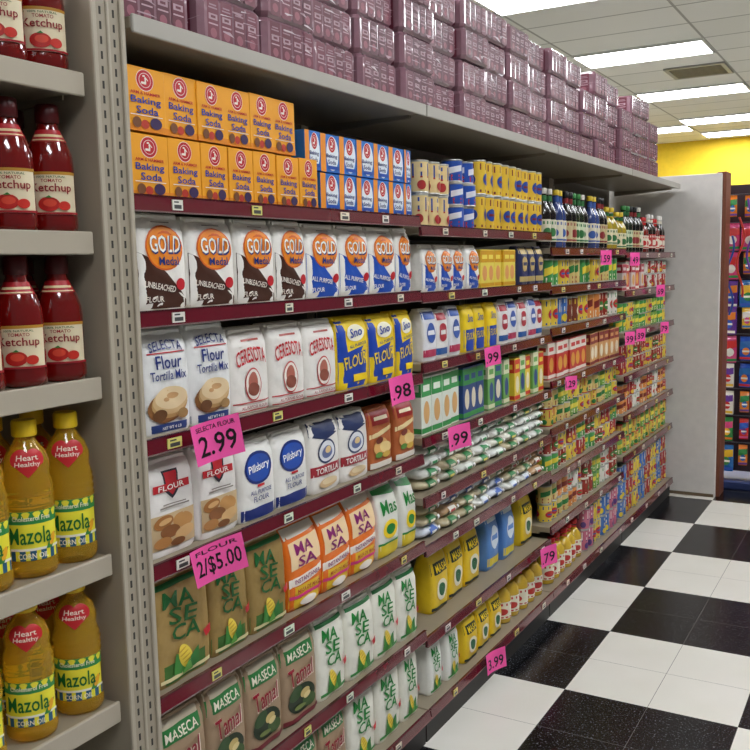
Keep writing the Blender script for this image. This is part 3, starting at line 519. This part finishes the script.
# ---------------- pink price signs
def sign(px,py,txt,w,hh,z,tilt=0,sub='',note='',rz=-.45):
    z+=DZ; pb=MB(); m_=mt('ff5cae',.5,var=.02); n=8
    fx=lambda y:.012*(2*y/w)**2*(1 if y<0 else .4)
    vs=[(fx(-w/2+w*i/n),-w/2+w*i/n,zz) for zz in (-hh*.62,hh*.38) for i in range(n+1)]
    fs=[(i,i+1,n+2+i,n+1+i) for i in range(n)]; pb.add(vs,fs,m_,True); pb.add([(x-.0008,y,z_) for x,y,z_ in vs],[f[::-1] for f in fs],m_,True)
    ops=[('t',txt,0,.42,1.7 if len(txt)>4 else 1.55,.52,'1c1014')]
    if sub: ops.append(('t',sub,0,.85,1.6,.12,'4a2030'))
    draw(pb,lambda u,v,o:(fx(u*w/2)+.0006+o*.5,u*w/2,-hh*.62+v*hh),ops,w,hh)
    cb=MB(); cb.box(-.030,-.001,-.006,.006,-.014,.004,mt('dcdcdc',.2,coat=.5),.001)
    y=yz(px,z,.04)
    o=put(P('price_sign','price sign',[('paper',pb.mesh('paper')),('clip',cb.mesh('clip'))],w,.01,hh),(.012+.027+w*.12,y,z-.008),rz,f'pink paper price sign reading {txt} on the rail'+note,'pink price signs',rx=tilt); return o
sign(211,445,'2.99',.116,.088,1.227,.16,'SELECTA FLOUR'); sign(397,389,'.98',.09,.08,1.227,.14); sign(212,558,'2/$5.00',.126,.082,.966,.18,'FLOUR')
sign(455,435,'.99',.1,.08,1.017,.1,note=' above flat rice bags'); sign(489,357,'.99',.08,.068,1.256,.1,note=' under small sugar bags'); sign(568,385,'1.29',.08,.06,1.05,note=' under red boxes'); sign(545,537,'.79',.1,.085,.351,.1); sign(492,657,'3.99',.1,.08,.12,.1)
for px,z,t,nt in ((603,1.60,'1.59',' under tall bottles'),(632,1.59,'1.49',' under far bottles'),(627,1.17,'.99',' left of a close pair'),(638,1.17,'.89',' right of a close pair'),(658,1.40,'.69',' below far boxes'),(662,1.17,'.79',' at the far end')): sign(px,0,t,.085,.07,z,note=nt)
# ---------------- snack rack beyond the partition
rp_=[]; RX=.235
for x,y in ((RX+.02,6.62),(RX+.44,6.62)): q=MB(); q.tube([(x,y,.05),(x,y,2.07)],.014,mt('b82428',.4)); rp_.append(('pole',q.mesh('pole')))
q=MB(); q.box(RX,RX+.46,6.5,6.95,.0,.06,mt('2b3a6a',.5),.01); rp_.append(('base',q.mesh('base')))
q=MB(); q.box(RX,RX+.46,6.66,6.675,.1,2.07,mt('3c2c34',.7)); rp_.append(('back_board',q.mesh('back_board')))
for k in range(10):
    q=MB(); q.tube([(RX+.02,6.615,.31+.188*k),(RX+.44,6.615,.31+.188*k)],.004,mt('6a6a70',.3,metal=.8)); rp_.append(('rail',q.mesh('rail')))
put(P('display_rack','display rack',rp_,1,1,1),(0,0,0),0,'dark free-standing display rack beyond the white partition')
cols=['d8302c','2f8a44','6a3a9a','f0c030','2a5ac0','d84a80','e8822a','f0ece0','2a70b8']
pr=[bag('snack_bag',.06+.02*(k%3),.03,.13+.02*(k%3),cols[k],[('p',[(-1,.5),(1,.62),(1,.9),(-1,.85)],cols[(k+4)%9]),('e',0,.42,.6,.17,cols[(k+2)%9]),('r',-.6,.38,.6,.46,'f4efe2'),('r',-1,.06,1,.16,cols[(k+5)%9])],prof=PILL,seed=k,gl=.2,coat=.7) for k in range(9)]
for k in range(10):
    for j in range(4):
        Pd=random.choice(pr); put(Pd,(RX+.06+j*.108,6.58-random.uniform(0,.03),.29+.188*k-Pd['h']+random.uniform(-.006,.006)),-math.pi/2+random.uniform(-.45,.45),f'shiny snack bag hanging on display rack, {od(j+1)} from left, {od(k+1)} row up','snack bags on the display rack')
for k in range(3):
    c,nm=[('2a4a9c','blue'),('c83a2c','red'),('6a3a9c','purple')][k]
    x0=RX+.07+.06*k; zb=1.2+(k%3)*.12
    q=MB(); q.tube([(x0+.022*math.sin(t*.6+k),6.465+.014*k,zb+.035*t) for t in range(0,16)],.007,mt(c,.3,coat=.5))
    put(P('hanging_cord','cord',[('hanging_cord',q.mesh('hanging_cord'))],1,1,1),(0,0,0),0,f'curved {nm} cord hanging on the rack beside the partition edge')
# tall stock cabinet in front of the yellow wall
q=MB(); q.box(-.6,3.2,15.3,15.9,0,2.72,mt('6a5a4a',.6),.01); pz=[('cabinet_body',q.mesh('cabinet_body'))]
for k in range(6): q=MB(); q.box(-.58+k*.63,.01+k*.63,15.28,15.3,.1,2.62,mt('8a8478',.4)); pz.append(('door',q.mesh('door')))
put(P('wall_cabinet','cabinet',pz,1,1,1),(0,0,0),0,'tall grey-brown cabinet against the yellow back wall')
# ---------------- world
w=bpy.data.worlds.new('world'); SC.world=w; w.use_nodes=True; bg=w.node_tree.nodes['Background']; bg.inputs[0].default_value=(.98,.985,1,1); bg.inputs[1].default_value=.12
